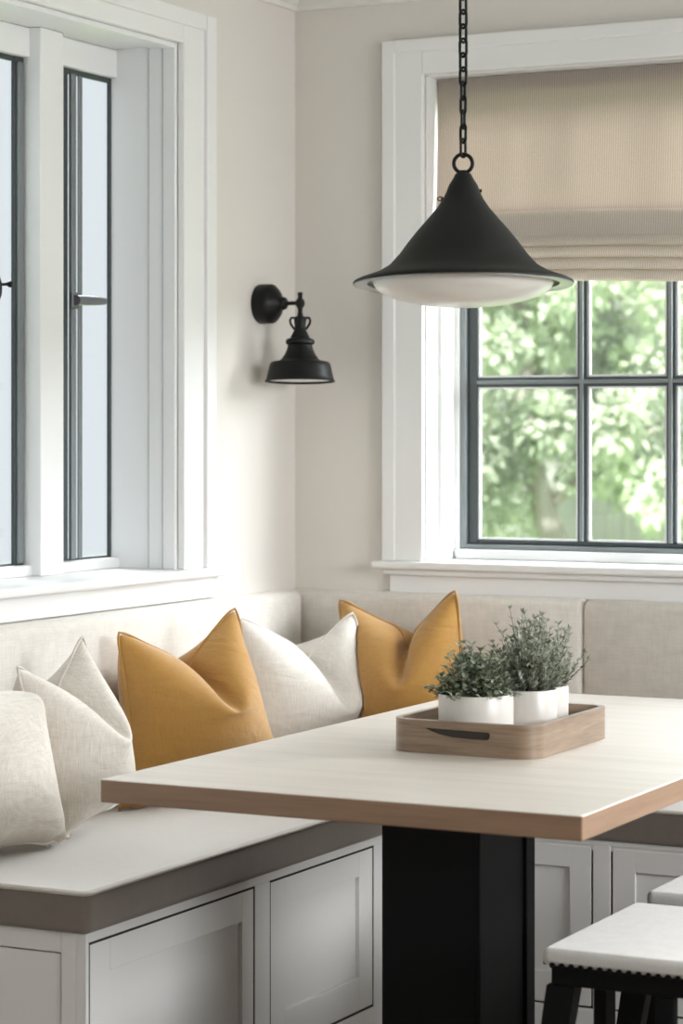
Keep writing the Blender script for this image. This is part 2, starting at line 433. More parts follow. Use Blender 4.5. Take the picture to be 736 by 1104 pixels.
# slim pale glazing strip round each light, then the pane
for i in range(0, 8, 2):
    a, b = edges[i], edges[i+1]
    for za, zb in ((fz0+.026, 1.474), (1.500, fz1-.04)):
        p = obj('pane', boxes((a, b, YG+.016, YG+.020, za, zb)), M['glass'], w2)
        obj('glazing_strip', boxes((a, a+.005, YG+.008, YG+.016, za, zb), (b-.005, b, YG+.008, YG+.016, za, zb),
                                   (a+.005, b-.005, YG+.008, YG+.016, za, za+.005), (a+.005, b-.005, YG+.008, YG+.016, zb-.005, zb)), M['trim'], p)

# ------------------------------------------------------------------ roman shade
rs = empty('roman_shade', (1.03, .05, 2.27))
tag(rs, 'beige ribbed roman shade pulled half down over the back window', 'window shade')
sx0, sx1 = .394, x1-.010
def sheet(prof, seed, sag=.006, thick=.0025, nx=60):
    r_ = random.Random(seed)
    ph = [r_.uniform(0, 6.28) for _ in range(4)]
    bm = bmesh.new(); rows = []
    for j, (yy, zz, amt) in enumerate(prof):
        row = []
        for i in range(nx+1):
            t = i/nx; x = sx0+(sx1-sx0)*t
            s_ = math.sin(math.pi*t)
            dz = amt*(-sag*s_+.004*math.sin(5*t+ph[0])+.002*math.sin(13*t+ph[1]))
            dy = amt*(.004*math.sin(7*t+ph[2])+.002*math.sin(17*t+ph[3]))
            row.append((x, yy+dy, zz+dz))
        rows.append(row)
    fr = [[bm.verts.new(p) for p in r] for r in rows]
    bk = [[bm.verts.new((p[0], p[1]+thick, p[2])) for p in r] for r in rows]
    for j in range(len(rows)-1):
        for i in range(nx):
            bm.faces.new((fr[j][i], fr[j][i+1], fr[j+1][i+1], fr[j+1][i]))
            bm.faces.new((bk[j][i], bk[j+1][i], bk[j+1][i+1], bk[j][i+1]))
    for j in range(len(rows)-1):
        bm.faces.new((fr[j][0], fr[j+1][0], bk[j+1][0], bk[j][0])); bm.faces.new((fr[j][nx], bk[j][nx], bk[j+1][nx], fr[j+1][nx]))
    for i in range(nx):
        bm.faces.new((fr[0][i], bk[0][i], bk[0][i+1], fr[0][i+1])); bm.faces.new((fr[-1][i], fr[-1][i+1], bk[-1][i+1], bk[-1][i]))
    return bm
obj('head_rail', boxes((sx0, sx1, .062, .10, 2.235, 2.276)), M['trim'], rs, bevel=.003)
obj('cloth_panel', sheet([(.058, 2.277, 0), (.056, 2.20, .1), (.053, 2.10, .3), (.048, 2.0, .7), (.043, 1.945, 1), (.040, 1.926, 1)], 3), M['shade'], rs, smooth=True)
obj('lower_panel', sheet([(.054, 1.932, 1), (.051, 1.928, 1), (.049, 1.922, 1), (.047, 1.89, 1), (.042, 1.864, 1), (.044, 1.852, 1), (.056, 1.85, 1), (.062, 1.88, 1), (.060, 1.928, 1)], 3), M['pleat'], rs, smooth=True)
for k in range(4):
    za = 1.862-.0285*k; out = .036+.002*k
    obj('pleat', sheet([(out+.030, za+.010, 1), (out+.016, za+.006, 1), (out+.004, za-.004, 1), (out-.004, za-.014, 1), (out-.005, za-.021, 1), (out-.001, za-.027, 1), (out+.008, za-.029, 1), (out+.020, za-.024, 1)], 3, sag=.006+.0015*k), M['pleat'], rs, smooth=True, angle=180)

# ------------------------------------------------------------------ bench along the left wall
def shaker(bm, o, ax, a0, a1, z0, z1, n0, sgn, fr=.066, th=.020, rec=.009):
    """shaker leaf: four frame members and a recessed field. ax: axis of the width; n0: plane of the back, sgn: outward"""
    def bx(a, b, za, zb, t):
        lo, hi = sorted((n0, n0+sgn*t))
        if ax == 'Y': box(bm, lo, hi, a, b, za, zb)
        else: box(bm, a, b, lo, hi, za, zb)
    l, r_, t, b = o
    bx(a0, a0+l, z0, z1, th); bx(a1-r_, a1, z0, z1, th)
    bx(a0+l, a1-r_, z1-t, z1, th); bx(a0+l, a1-r_, z0, z0+b, th)
    bx(a0+l, a1-r_, z0+b, z1-t, th-rec)
g = .0055
bl = empty('bench_cabinet', (.30, -.97, 0))
tag(bl, 'white built-in bench cabinet under the left window, shaker doors facing the table', 'bench')
FX = .59
obj('carcass', boxes((0, FX-.0115, -1.912, -.004, -.03, .400)), M['gap'], bl)
obj('top_board', boxes((0, FX-.002, -1.912, -.004, .400, .424)), M['cab'], bl)
obj('face_frame', boxes((FX-.022, FX, -1.932, -1.922, -.03, .424), (FX-.022, FX, -1.922, -.004, .4065, .424), (FX-.022, FX, -1.283, -1.218, -.03, .4065),
                        (FX-.022, FX, -.720, -.52, -.03, .4065), (FX-.022, FX, -1.922, -1.283, -.03, .036), (FX-.022, FX, -1.218, -.720, -.03, .036)), M['cab'], bl, bevel=.0012)
bm = bmesh.new(); shaker(bm, (.070, .048, .060, .072), 'Y', -1.922+g, -1.283-g, .036+g, .4065-g, FX-.021, 1)
obj('door', bm, M['cab'], bl, bevel=.0012)
bm = bmesh.new(); shaker(bm, (.062, .068, .055, .076), 'Y', -1.218+g, -.720-g, .036+g, .4065-g, FX-.021, 1)
obj('door', bm, M['cab'], bl, bevel=.0012)
for a, b in ((-1.922, -1.283), (-1.218, -.720)):  # near-black strips that paint the shade in the door gaps
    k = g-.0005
    obj('door_shade_strip', boxes((FX-.020, FX-.0015, a, a+k, .036, .4065), (FX-.020, FX-.0015, b-k, b, .036, .4065),
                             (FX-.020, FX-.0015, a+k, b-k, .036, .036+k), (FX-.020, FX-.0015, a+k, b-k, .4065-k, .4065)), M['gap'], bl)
# end of the bench facing the viewer
obj('end_panel', boxes((.535, FX-.022, -1.932, -1.912, -.03, .424), (0, .535, -1.932, -1.912, .385, .424), (0, .060, -1.932, -1.912, -.03, .385), (.06, .535, -1.932, -1.912, -.03, .08),
                       (.063, .532, -1.929, -1.912, .083, .382)), M['cab'], bl, bevel=.0012)

def cushion(name, pts, z0, z1, rad, mat, parent=None, cr=.03):
    """upholstered slab: rounded-corner outline, soft edges"""
    bm = bmesh.new()
    n = len(pts); out = []
    for i in range(n):
        p = Vector(pts[i]); a = (Vector(pts[i-1])-p).normalized(); b = (Vector(pts[(i+1) % n])-p).normalized()
        for k in range(6):
            t = k/5
            q = (1-t)**2*(p+a*cr)+2*t*(1-t)*p+t*t*(p+b*cr); out.append(q)
    lo = [bm.verts.new((q.x, q.y, z0)) for q in out]; hi = [bm.verts.new((q.x, q.y, z1)) for q in out]
    m = len(out)
    for i in range(m):
        bm.faces.new((lo[i], lo[(i+1) % m], hi[(i+1) % m], hi[i]))
    bm.faces.new(lo[::-1]); bm.faces.new(hi)
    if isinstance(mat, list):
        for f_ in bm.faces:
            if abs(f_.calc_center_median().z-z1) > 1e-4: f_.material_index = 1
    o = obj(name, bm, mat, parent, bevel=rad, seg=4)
    return o, out

sc_ = empty('seat_cushion', (.33, -1.0, .424))
tag(sc_, 'long taupe seat cushion on the left bench under the pillows', 'cushion')
o, out = cushion('pad', [(.065, -1.946), (.600, -1.946), (.600, -.006), (.065, -.006)], .4245, .505, .012, [M['seat'], M['shaded_side']], sc_, cr=.022)
bm = bmesh.new(); tube(bm, [(q.x, q.y, .5005) for q in out], .0035, 8, closed=True)
obj('piping', bm, M['seat'], sc_, smooth=True)

# bench along the back wall
bb_ = empty('bench_cabinet', (1.75, -.26, 0))
tag(bb_, 'white built-in bench cabinet along the back wall behind the black pedestal', 'bench')
FY = -.52
XE = 2.40
obj('carcass', boxes((FX+.004, XE, FY+.0115, -.004, -.03, .400)), M['gap'], bb_)
obj('top_board', boxes((FX+.004, XE, FY+.002, -.004, .400, .424)), M['cab'], bb_)
obj('face_frame', boxes((FX+.004, XE, FY, FY+.022, .412, .424), (FX+.004, .66, FY, FY+.022, -.03, .412), (1.050, 1.092, FY, FY+.022, -.03, .412), (1.60, 1.64, FY, FY+.022, -.03, .412), (2.36, XE, FY, FY+.022, -.03, .412),
                        (.66, 1.05, FY, FY+.022, -.03, .036), (1.092, 1.60, FY, FY+.022, -.03, .036), (1.64, 2.36, FY, FY+.022, -.03, .036)), M['cab'], bb_, bevel=.0012)
for a, b in ((.66, 1.050), (1.092, 1.60), (1.64, 2.36)):
    bm = bmesh.new(); shaker(bm, (.054, .052, .050, .07), 'X', a+g, b-g, .036+g, .412-g, FY+.021, -1)
    obj('door', bm, M['cab'], bb_, bevel=.0012)
sb_ = empty('seat_cushion', (1.5, -.28, .424))
tag(sb_, 'taupe seat cushion on the back bench, its edge showing right of the table corner', 'cushion')
o, out = cushion('pad', [(.606, -.532), (XE+.01, -.532), (XE+.01, -.065), (.606, -.065)], .4245, .505, .012, [M['seat'], M['shaded_side']], sb_, cr=.018)
bm = bmesh.new(); tube(bm, [(q.x, q.y, .5005) for q in out], .0035, 8, closed=True)
obj('piping', bm, M['seat'], sb_, smooth=True)

# upholstered backs
def back_pad(name, a0, a1, axis, z0=.507, z1=.940, th=.062, r=.024):
    bm = bmesh.new()
    prof = [(.001, z0)]
    prof += [(th-.012, z0), (th, z0+.012)]
    for k in range(7):
        a = math.pi/2*k/6
        prof.append((th-r+r*math.cos(a), z1-r+r*math.sin(a)))
    prof += [(.001, z1)]
    er = .016
    st = [(a0, .0), (a0+.004, .55), (a0+er, 1.), (a1-er, 1.), (a1-.004, .55), (a1, .0)]
    rings = []
    for a, f in st:
        ring = []
        for d, z in prof:
            dd = d-er*(1-f)*(1 if d > .01 else 0); zz = z-(er*(1-f) if z > z1-.03 else 0)*.7
            dd = max(dd, .001)
            ring.append(bm.verts.new((dd, a, zz) if axis == 'Y' else (a, -dd, zz)))
        rings.append(ring)
    n = len(prof)
    for A, B in zip(rings[:-1], rings[1:]):
        for k in range(n): bm.faces.new((A[k], A[(k+1) % n], B[(k+1) % n], B[k]))
    bm.faces.new(rings[0][::-1]); bm.faces.new(rings[-1])
    return obj(name, bm, M['back'], None, smooth=True, angle=50)
tag(back_pad('back_cushion', -1.946, -.066, 'Y'), 'pale upholstered bench back running along the left wall below the sill', 'back cushion')
tag(back_pad('back_cushion', .001, .842, 'X'), 'pale upholstered bench back between the room corner and the vertical seam', 'back cushion')
tag(back_pad('back_cushion', .843, XE, 'X', z1=.938), 'pale upholstered bench back right of the seam, behind the potted plants', 'back cushion')

# ------------------------------------------------------------------ pillows: a small cloth solver inflates two sewn squares and chops the top
def sim_pillow(seed=0, n=39, cx=0.0, depth=.30, tilt=.5, twist=0.0, press=.5, steps=150, iters=14, floor=None, fslope=0.0, wr=0.0):
    rng = np.random.default_rng(seed)
    u = np.linspace(-.5, .5, n); h = u[1]-u[0]
    P = np.zeros((2, n, n, 3))
    P[..., 0] = u[None, None, :]; P[..., 2] = u[None, :, None]
    b = np.cos(np.pi*u); bul = b[:, None]*b[None, :]
    P[0, ..., 1] = -.03*bul; P[1, ..., 1] = .03*bul
    P[:, 1:-1, 1:-1, :] += rng.normal(0, .002, (2, n-2, n-2, 3))
    V = np.zeros_like(P)
    s = slice
    def weld(A):
        for idx in ((0, s(None)), (-1, s(None)), (s(None), 0), (s(None), -1)):
            m = (A[0][idx]+A[1][idx])/2; A[0][idx] = m; A[1][idx] = m
    batches = []
    for a in (0, 1):
        batches.append(((s(None), s(a, n-1, 2)), (s(None), s(a+1, n, 2)), h*(1+wr), 1.))
        batches.append(((s(a, n-1, 2), s(None)), (s(a+1, n, 2), s(None)), h, 1.))
        batches.append(((s(a, n-1, 2), s(0, n-1)), (s(a+1, n, 2), s(1, n)), h*2**.5, .5))
        batches.append(((s(a, n-1, 2), s(1, n)), (s(a+1, n, 2), s(0, n-1)), h*2**.5, .5))
    bend = [((s(None), s(0, n-2)), (s(None), s(1, n-1)), (s(None), s(2, n))), ((s(0, n-2), s(None)), (s(1, n-1), s(None)), (s(2, n), s(None)))]
    al = (s(None),)
    for t in range(steps):
        f = t/steps
        du = np.zeros_like(P); dv = np.zeros_like(P)
        du[:, :, 1:-1] = (P[:, :, 2:]-P[:, :, :-2])/2; dv[:, 1:-1] = (P[:, 2:]-P[:, :-2])/2
        du[:, :, 0] = P[:, :, 1]-P[:, :, 0]; du[:, :, -1] = P[:, :, -1]-P[:, :, -2]
        dv[:, 0] = P[:, 1]-P[:, 0]; dv[:, -1] = P[:, -1]-P[:, -2]
        N = np.cross(du, dv); N[1] *= -1; N /= h*h
        V = (V+press*.012*N)*.90
        P0 = P.copy(); P += V*.25
        for i in range(iters):
            for p, q, L, k in batches:
                A = P[al+p]; B = P[al+q]
                d = B-A; l = np.sqrt((d*d).sum(-1, keepdims=True))+1e-9
                c = .5*k*(l-L)/l*d
                A += c; B -= c
            for a_, m_, c_ in bend:
                A = P[al+a_]; Mm = P[al+m_]; Cc = P[al+c_]
                d = (A+Cc)/2-Mm; Mm += .05*d; A -= .025*d; Cc -= .025*d
            weld(P)
            if f > .35 and depth > 0:
                gg = min(1, (f-.35)/.4); Rr = .028
                zb = .5+Rr-gg*depth+P[..., 1]*tilt
                xb = cx+twist*P[..., 1]
                dx = P[..., 0]-xb; dz = P[..., 2]-zb
                r = np.sqrt(dx*dx+dz*dz)
                ins = (r < Rr) | ((np.abs(dx) < Rr*.9) & (dz > 0))
                dz2 = np.where(dz > 0, -np.abs(dz)-1e-3, dz)
                rr = np.sqrt(dx*dx+dz2*dz2)+1e-9
                P[..., 0] = np.where(ins, P[..., 0]*.4+(xb+dx/rr*Rr)*.6, P[..., 0])
                P[..., 2] = np.where(ins, P[..., 2]*.4+(zb+dz2/rr*Rr)*.6, P[..., 2])
            if floor is not None and f > .3:
                zf = floor+P[..., 1]*fslope
                P[..., 2] = np.maximum(P[..., 2], zf)
            m = P[0, ..., 1] > P[1, ..., 1]-.004
            mid = (P[0, ..., 1]+P[1, ..., 1])/2
            P[0, ..., 1] = np.where(m, mid-.002, P[0, ..., 1]); P[1, ..., 1] = np.where(m, mid+.002, P[1, ..., 1]); weld(P)
        V = (P-P0)/.25
        sp = np.sqrt((V*V).sum(-1, keepdims=True)); V *= np.minimum(1, .05/(sp+1e-9))
    return P

def place(P, size, loc, rz, lean, roll, wsz=1.):
    MM = Matrix.Rotation(R(rz), 3, 'Z') @ Matrix.Rotation(-R(lean), 3, 'X') @ Matrix.Rotation(R(roll), 3, 'Y')
    A = np.array([[MM[i][j] for j in range(3)] for i in range(3)])
    Q = P*size*np.array([wsz, 1, 1])
    Q = Q @ A.T
    Q[..., 2] += .5065-Q[..., 2].min()         # rest on the seat
    Q[..., 0] += loc[0]; Q[..., 1] += loc[1]
    return Q

def make_room(Q, others, push=None):
    """where a soft pillow would run into its neighbour it gives way and lies against it"""
    from mathutils.bvhtree import BVHTree
    n = Q.shape[1]
    for O in others:
        vs = [Vector(v) for v in O.reshape(-1, 3)]
        fs = []
        for sd in (0, 1):
            for r in range(n-1):
                for c in range(n-1):
                    b_ = sd*n*n+r*n+c
                    q = (b_, b_+1, b_+n+1, b_+n)
                    fs.append(q if sd == 0 else q[::-1])
        T = BVHTree.FromPolygons(vs, fs)
        def inside(v):
            k = 0; p = v.copy(); d = Vector((.31, .17, .93)).normalized()
            while k < 12:
                hit = T.ray_cast(p, d)
                if hit[0] is None: break
                k += 1; p = hit[0]+d*1e-5
            return k % 2 == 1
        for it in range(2):
            for sd in (0, 1):
                for r in range(n):
                    for c in range(n):
                        v = Vector(Q[sd, r, c])
                        if not inside(v): continue
                        if push is not None:
                            d = Vector(push).normalized(); p = v.copy(); last = None
                            for k in range(8):
                                hit = T.ray_cast(p, d)
                                if hit[0] is None: break
                                last = hit[0]; p = hit[0]+d*1e-5
                            if last is not None:
                                w_ = last+d*.005; w_.y = min(w_.y, -.067)
                                Q[sd, r, c] = w_
                            continue
                        co_, no, ix, dist = T.find_nearest(v)
                        w_ = co_+no*.005
                        w_.z = max(w_.z, .5068)
                        Q[sd, r, c] = w_
    return Q

def pillow(Q, loc, mat, label, piping=True):
    n = Q.shape[1]
    bm = bmesh.new(); idx = {}
    for sd in (0, 1):
        for r in range(n):
            for c in range(n):
                if sd == 1 and (r in (0, n-1) or c in (0, n-1)): idx[1, r, c] = idx[0, r, c]; continue
                idx[sd, r, c] = bm.verts.new(Q[sd, r, c])
    for sd in (0, 1):
        for r in range(n-1):
            for c in range(n-1):
                q = [idx[sd, r, c], idx[sd, r, c+1], idx[sd, r+1, c+1], idx[sd, r+1, c]]
                bm.faces.new(q if sd == 0 else q[::-1])
    root = empty('throw_pillow', (loc[0], loc[1], .5065))
    tag(root, label, 'pillow', 'throw pillows along the bench')
    body = obj('pillow_body', bm, mat, root, smooth=True, sub=1)
    if piping:
        ring = [Q[0, 0, c] for c in range(n)]+[Q[0, r, n-1] for r in range(1, n)]+[Q[0, n-1, c] for c in range(n-2, -1, -1)]+[Q[0, r, 0] for r in range(n-2, 0, -1)]
        bm = bmesh.new(); tube(bm, [tuple(p) for p in ring], .0032, 6, closed=True)
        obj('piping', bm, mat, root, smooth=True, angle=180)
    return root

SL = .25
Q1 = place(sim_pillow(11, cx=.42, depth=.2, tilt=.9, twist=0, press=.6, floor=-.42, fslope=-SL, wr=.03), .405, (.231, -1.742), 85, 13.7, -2.1, 1.0)
Q2 = place(sim_pillow(12, cx=.04, depth=.25, tilt=1.3, twist=-.1, press=.5, floor=-.40, fslope=-SL), .41, (.236, -1.463), 85, 25, -13.5, .845)
Q3 = place(sim_pillow(3, cx=.02, depth=.27, tilt=1.3, twist=-.15, press=.6, floor=-.40, fslope=-SL), .433, (.197, -.898), 62, 24.9, -9.4, 1.127)
Q4 = place(sim_pillow(14, cx=.04, depth=.29, tilt=1.3, twist=-.25, press=.55, floor=-.41, fslope=-SL), .430, (.201, -.372), 62, 13.0, -4.3, 1.199)
Q5 = place(sim_pillow(5, cx=0, depth=.25, tilt=1.3, twist=-.3, press=.55, floor=-.41, fslope=-SL), .463, (.432, -.207), -.4, 21.9, -8.2, .942)
Q4 = make_room(Q4, [Q3]); Q5 = make_room(Q5, [Q4], push=(.9, .45, 0)); Q2 = make_room(Q2, [Q3]); Q1 = make_room(Q1, [Q2])
pillow(Q1, (.231, -1.742), M['linen'], 'oatmeal linen pillow cut off by the left edge of the photo')
pillow(Q2, (.187, -1.415), M['linen'], 'oatmeal linen pillow between the cut-off pillow and the left mustard pillow')
pillow(Q3, (.191, -.888), M['mustard'], 'mustard pillow on the left bench between two pale linen pillows')
pillow(Q4, (.188, -.339), M['linen2'], 'white linen pillow in the bench corner between the two mustard pillows')
pillow(Q5, (.432, -.187), M['mustard'], 'mustard pillow on the back bench, left of the potted plants')

# ------------------------------------------------------------------ table
tb = empty('dining_table', (1.2, -1.3, 0))
tag(tb, 'pale oak dining table on a black pedestal in front of the bench', 'table')
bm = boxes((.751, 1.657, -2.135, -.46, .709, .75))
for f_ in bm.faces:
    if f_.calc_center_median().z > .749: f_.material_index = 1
obj('tabletop', bm, [M['tabletop'], M['lit_top']], tb, bevel=.003, seg=3)
PX0, PX1, PY0, PY1 = 1.05, 1.245, -1.62, -1.355
ped = obj('pedestal', boxes((PX0, PX1, PY0, PY1, .06, .7085)), M['blackwood'], tb, bevel=.002)
f = .04
obj('panel_moulding', boxes((PX1, PX1+.008, PY0, PY0+f, .10, .70), (PX1, PX1+.008, PY1-f, PY1, .10, .70), (PX1, PX1+.008, PY0+f, PY1-f, .66, .70), (PX1, PX1+.008, PY0+f, PY1-f, .10, .16)),
    M['blackwood'], ped, bevel=.002)
obj('foot', boxes((PX0-.16, PX1+.16, PY0-.12, PY1+.12, -.03, .06)), M['blackwood'], tb, bevel=.006)

# ------------------------------------------------------------------ tray
def rrect(x0, x1, y0, y1, r, n=8):
    pts = []
    for cx_, cy_, a0 in ((x1-r, y1-r, 0), (x0+r, y1-r, 90), (x0+r, y0+r, 180), (x1-r, y0+r, 270)):
        for k in range(n+1):
            a = R(a0+90*k/n); pts.append((cx_+r*math.cos(a), cy_+r*math.sin(a)))
    return pts
tr = empty('serving_tray', (1.19, -1.365, .7505))
tag(tr, 'rectangular wooden tray with cut-out handles on the table, holding three plants', 'tray')
TX0, TX1, TY0, TY1 = 1.037, 1.341, -1.566, -1.168
tz0, tz1, tw = .7505, .813, .013
outer = rrect(TX0, TX1, TY0, TY1, .045); inner = rrect(TX0+tw, TX1-tw, TY0+tw, TY1-tw, .045-tw)
bm = bmesh.new()
ol = [bm.verts.new((x, y, tz0)) for x, y in outer]; oh = [bm.verts.new((x, y, tz1)) for x, y in outer]
il = [bm.verts.new((x, y, tz0+.010)) for x, y in inner]; ih = [bm.verts.new((x, y, tz1)) for x, y in inner]
n = len(outer)
for i in range(n):
    j = (i+1) % n
    bm.faces.new((ol[i], ol[j], oh[j], oh[i])); bm.faces.new((il[i], ih[i], ih[j], il[j])); bm.faces.new((oh[i], oh[j], ih[j], ih[i]))
bm.faces.new(ol[::-1]); bm.faces.new(il)
body = obj('tray_body', bm, M['tray'], tr)
# handle slots cut through both short sides: flat top, rounded underside
bm = bmesh.new()
xm = (TX0+TX1)/2-.008
pr = [(-.068, .7985), (.064, .7965), (.068, .794), (.067, .786), (.063, .782), (.03, .7815), (-.01, .783), (-.035, .787), (-.055, .793), (-.066, .7975)]
for ya, yb in ((TY0-.02, TY0+.03), (TY1-.03, TY1+.02)):
    A = [bm.verts.new((xm+p[0], ya, p[1])) for p in pr]; B = [bm.verts.new((xm+p[0], yb, p[1])) for p in pr]
    m = len(pr)
    for i in range(m): bm.faces.new((A[i], A[(i+1) % m], B[(i+1) % m], B[i]))
    bm.faces.new(A[::-1]); bm.faces.new(B)
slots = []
for ya, yb in ((TY0+.003, TY0+tw-.002), (TY1-tw+.002, TY1-.003)):  # dark insert fills each cut slot so it reads dark
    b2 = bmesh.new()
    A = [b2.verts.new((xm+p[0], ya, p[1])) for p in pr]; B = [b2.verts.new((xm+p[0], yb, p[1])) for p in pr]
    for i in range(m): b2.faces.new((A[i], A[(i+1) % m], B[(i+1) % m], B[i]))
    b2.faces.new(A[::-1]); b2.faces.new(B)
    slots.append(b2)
cut = obj('cutter', bm, M['tray'], tr)
md = body.modifiers.new('cut', 'BOOLEAN'); md.operation = 'DIFFERENCE'; md.object = cut; md.solver = 'EXACT'
bpy.context.view_layer.update()
dg = bpy.context.evaluated_depsgraph_get()
nm = bpy.data.meshes.new_from_object(body.evaluated_get(dg))
body.modifiers.clear(); body.data = nm
bpy.data.objects.remove(cut, do_unlink=True)
for b2 in slots: obj('slot_insert', b2, M['slot'], tr)
for p in nm.polygons: p.use_smooth = True
nm.set_sharp_from_angle(angle=R(40))

# ------------------------------------------------------------------ potted plants
def leaf(bm, p, d, up, L, w, mi=0, fold=.25):
    d = d.normalized(); s = d.cross(up)
    if s.length < 1e-4: s = d.cross(Vector((1, 0, 0)))
    s.normalize(); nrm = s.cross(d)
    a = p; m1 = p+d*L*.45; e = p+d*L-nrm*L*.15
    vs = [bm.verts.new(a), bm.verts.new(m1+s*w+nrm*w*fold), bm.verts.new(e), bm.verts.new(m1-s*w+nrm*w*fold)]
    c = bm.verts.new(m1)
    for q in ((0, 1, 4), (1, 2, 4), (2, 3, 4), (3, 0, 4)):
        f_ = bm.faces.new([vs[i] if i < 4 else c for i in q]); f_.material_index = mi

def potted(loc, zt, rad, label, kind, seed):
    r_ = random.Random(seed)
    root = empty('potted_plant', (loc[0], loc[1], .7612))
    tag(root, label, 'potted plant', 'small potted plants in the tray')
    zb = .7612
    bm = bmesh.new()
    lathe(bm, [(0, zb), (rad-.006, zb), (rad-.002, zb+.004), (rad, zb+.02), (rad, zt-.003), (rad-.0015, zt), (rad-.0035, zt), (rad-.005, zt-.003), (rad-.006, zt-.02), (rad-.006, zb+.02), (0, zb+.02)], (loc[0], loc[1], 0), 'Z', 56)
    obj('pot', bm, M['pot'], root, smooth=True, angle=60)
    bm = bmesh.new(); lathe(bm, [(rad-.0062, zt-.014), (rad*.6, zt-.009), (0, zt-.007)], (loc[0], loc[1], 0), 'Z', 32)
    obj('soil', bm, M['soil'], root, smooth=True)
    fo = bmesh.new(); st = bmesh.new()
    base = Vector((loc[0], loc[1], zt-.012))
    if kind == 'dense':
        for k in range(230):
            az = r_.uniform(0, 2*math.pi); el = math.acos(r_.uniform(.02, 1))
            d = Vector((math.sin(el)*math.cos(az), math.sin(el)*math.sin(az), math.cos(el)))
            ln = r_.uniform(.075, .105)*(1.0-.38*math.sin(el))
            p0 = base+Vector((r_.uniform(-.6, .6)*rad*.6, r_.uniform(-.6, .6)*rad*.6, 0))
            pts = []; 
            bend_ = Vector((r_.uniform(-.3, .3), r_.uniform(-.3, .3), r_.uniform(0, .4)))
            for j in range(6):
                t = j/5; pts.append(p0+d*ln*t+bend_*ln*t*t*.5)
            tube(st, pts, .0008, 4, caps=False)
            for j in range(1, 6):
                for q in range(3):
                    a = r_.uniform(0, 6.28)
                    dd = Vector((math.cos(a), math.sin(a), r_.uniform(-.2, .9)))+d*.6
                    leaf(fo, pts[j]+Vector((r_.uniform(-.003, .003),)*3), dd, Vector((0, 0, 1)), r_.uniform(.013, .020), r_.uniform(.0042, .0066))
    else:
        ns, hi = (130, .150) if kind == 'spray' else (80, .13)
        for k in range(ns):
            az = r_.uniform(0, 2*math.pi); el = min(abs(r_.gauss(0, .58)), 1.2)
            d = Vector((math.sin(el)*math.cos(az), math.sin(el)*math.sin(az), math.cos(el)))
            ln = hi*r_.uniform(.45, 1.0)*(1-.32*el)
            p0 = base+Vector((r_.uniform(-.5, .5)*rad, r_.uniform(-.5, .5)*rad, 0))
            bend_ = Vector((r_.uniform(-.4, .4), r_.uniform(-.4, .4), r_.uniform(-.1, .3)))
            pts = [p0+d*ln*(j/9)+bend_*ln*(j/9)**2*.45 for j in range(10)]
            tube(st, pts, [.0010-.00006*j for j in range(10)], 4, caps=False)
            for j in range(2, 10):
                for q in range(3 if j < 9 else 4):
                    a = r_.uniform(0, 6.28); tdir = (pts[j]-pts[j-1]).normalized()
                    dd = tdir*1.1+Vector((math.cos(a), math.sin(a), r_.uniform(-.3, .5)))*.8
                    leaf(fo, pts[j], dd, Vector((0, 0, 1)), r_.uniform(.011, .018), r_.uniform(.0028, .0046))
    f_ = obj('foliage', fo, M['leafA'] if kind == 'dense' else M['leafB'], root, smooth=False)
    obj('stems', st, M['stem'], root, smooth=True, angle=180)
    return root
potted((1.168, -1.447), .855, .0725, 'white pot with a dense dark green bush at the front of the tray', 'dense', 21)
potted((1.236, -1.348), .858, .0560, 'white pot with tall grey-green sprays in the middle of the tray', 'spray', 22)
potted((1.226, -1.231), .853, .0440, 'narrow white pot half hidden at the back of the tray', 'low', 23)

# ------------------------------------------------------------------ pendant lamp
CAM = Vector((3.092, -5.795, 1.37))
pc = Vector((1.205, -1.59, 0))
pl = empty('pendant_lamp', (pc.x, pc.y, H))
tag(pl, 'black cone pendant lamp hanging on a chain above the table', 'pendant lamp')
k_ = 1/574.
def zpx(y): return 1.639+(305-y)*k_
tiltM = Matrix.Translation((pc.x, pc.y, zpx(182))) @ Matrix.Rotation(R(-2.8), 4, Vector((.891, .454, 0))) @ Matrix.Translation((-pc.x, -pc.y, -zpx(182)))
prof = [(0, 187.5), (8.0, 187.5), (9.2, 189), (10.5, 192), (15.5, 200), (18.5, 208), (21.8, 215), (28.5, 225), (39.5, 238), (50, 250), (59.5, 262), (69, 275), (80, 287), (92, 294), (103, 298.3), (112, 301.3), (117.6, 304), (118.6, 305.5), (118.2, 307.2)]
inner_p = [(114, 304.5), (104, 301), (92, 297), (80, 292), (60, 272), (40, 248), (20, 222), (0, 205)]
bm = bmesh.new()
lathe(bm, [(r*k_, zpx(y), 0) for r, y in prof]+[(r*k_, zpx(y), 1) for r, y in inner_p], (pc.x, pc.y, 0), 'Z', 72)
obj('lamp_shade', xform(bm, tiltM), [M['blackshade'], M['whiteenamel']], pl, smooth=True, angle=50)
bm = bmesh.new()
lathe(bm, [(r*k_, zpx(y)) for r, y in ((118.0, 306.6), (117.6, 308.2), (115, 308.6), (112, 307.6), (107, 306.8), (103, 306.6), (103, 304.8), (108, 304.9), (113, 305.6))], (pc.x, pc.y, 0), 'Z', 72, closed=True)
obj('rim_ring', xform(bm, tiltM), M['ringmetal'], pl, smooth=True, angle=60)
bm = bmesh.new()
dm = [(97, 300)]+[(97*math.cos(R(a)), 304+27*math.sin(R(a))) for a in range(0, 85, 7)]+[(0, 331)]
lathe(bm, [(r*k_, zpx(y)) for r, y in dm], (pc.x, pc.y, 0), 'Z', 64)
obj('diffuser', xform(bm, tiltM), M['diff'], pl, smooth=True, angle=60)
cr_ = Vector((.891, .454, 0)); cf = Vector((-.454, .891, 0))
bm = bmesh.new()
zc = zpx(176.5)
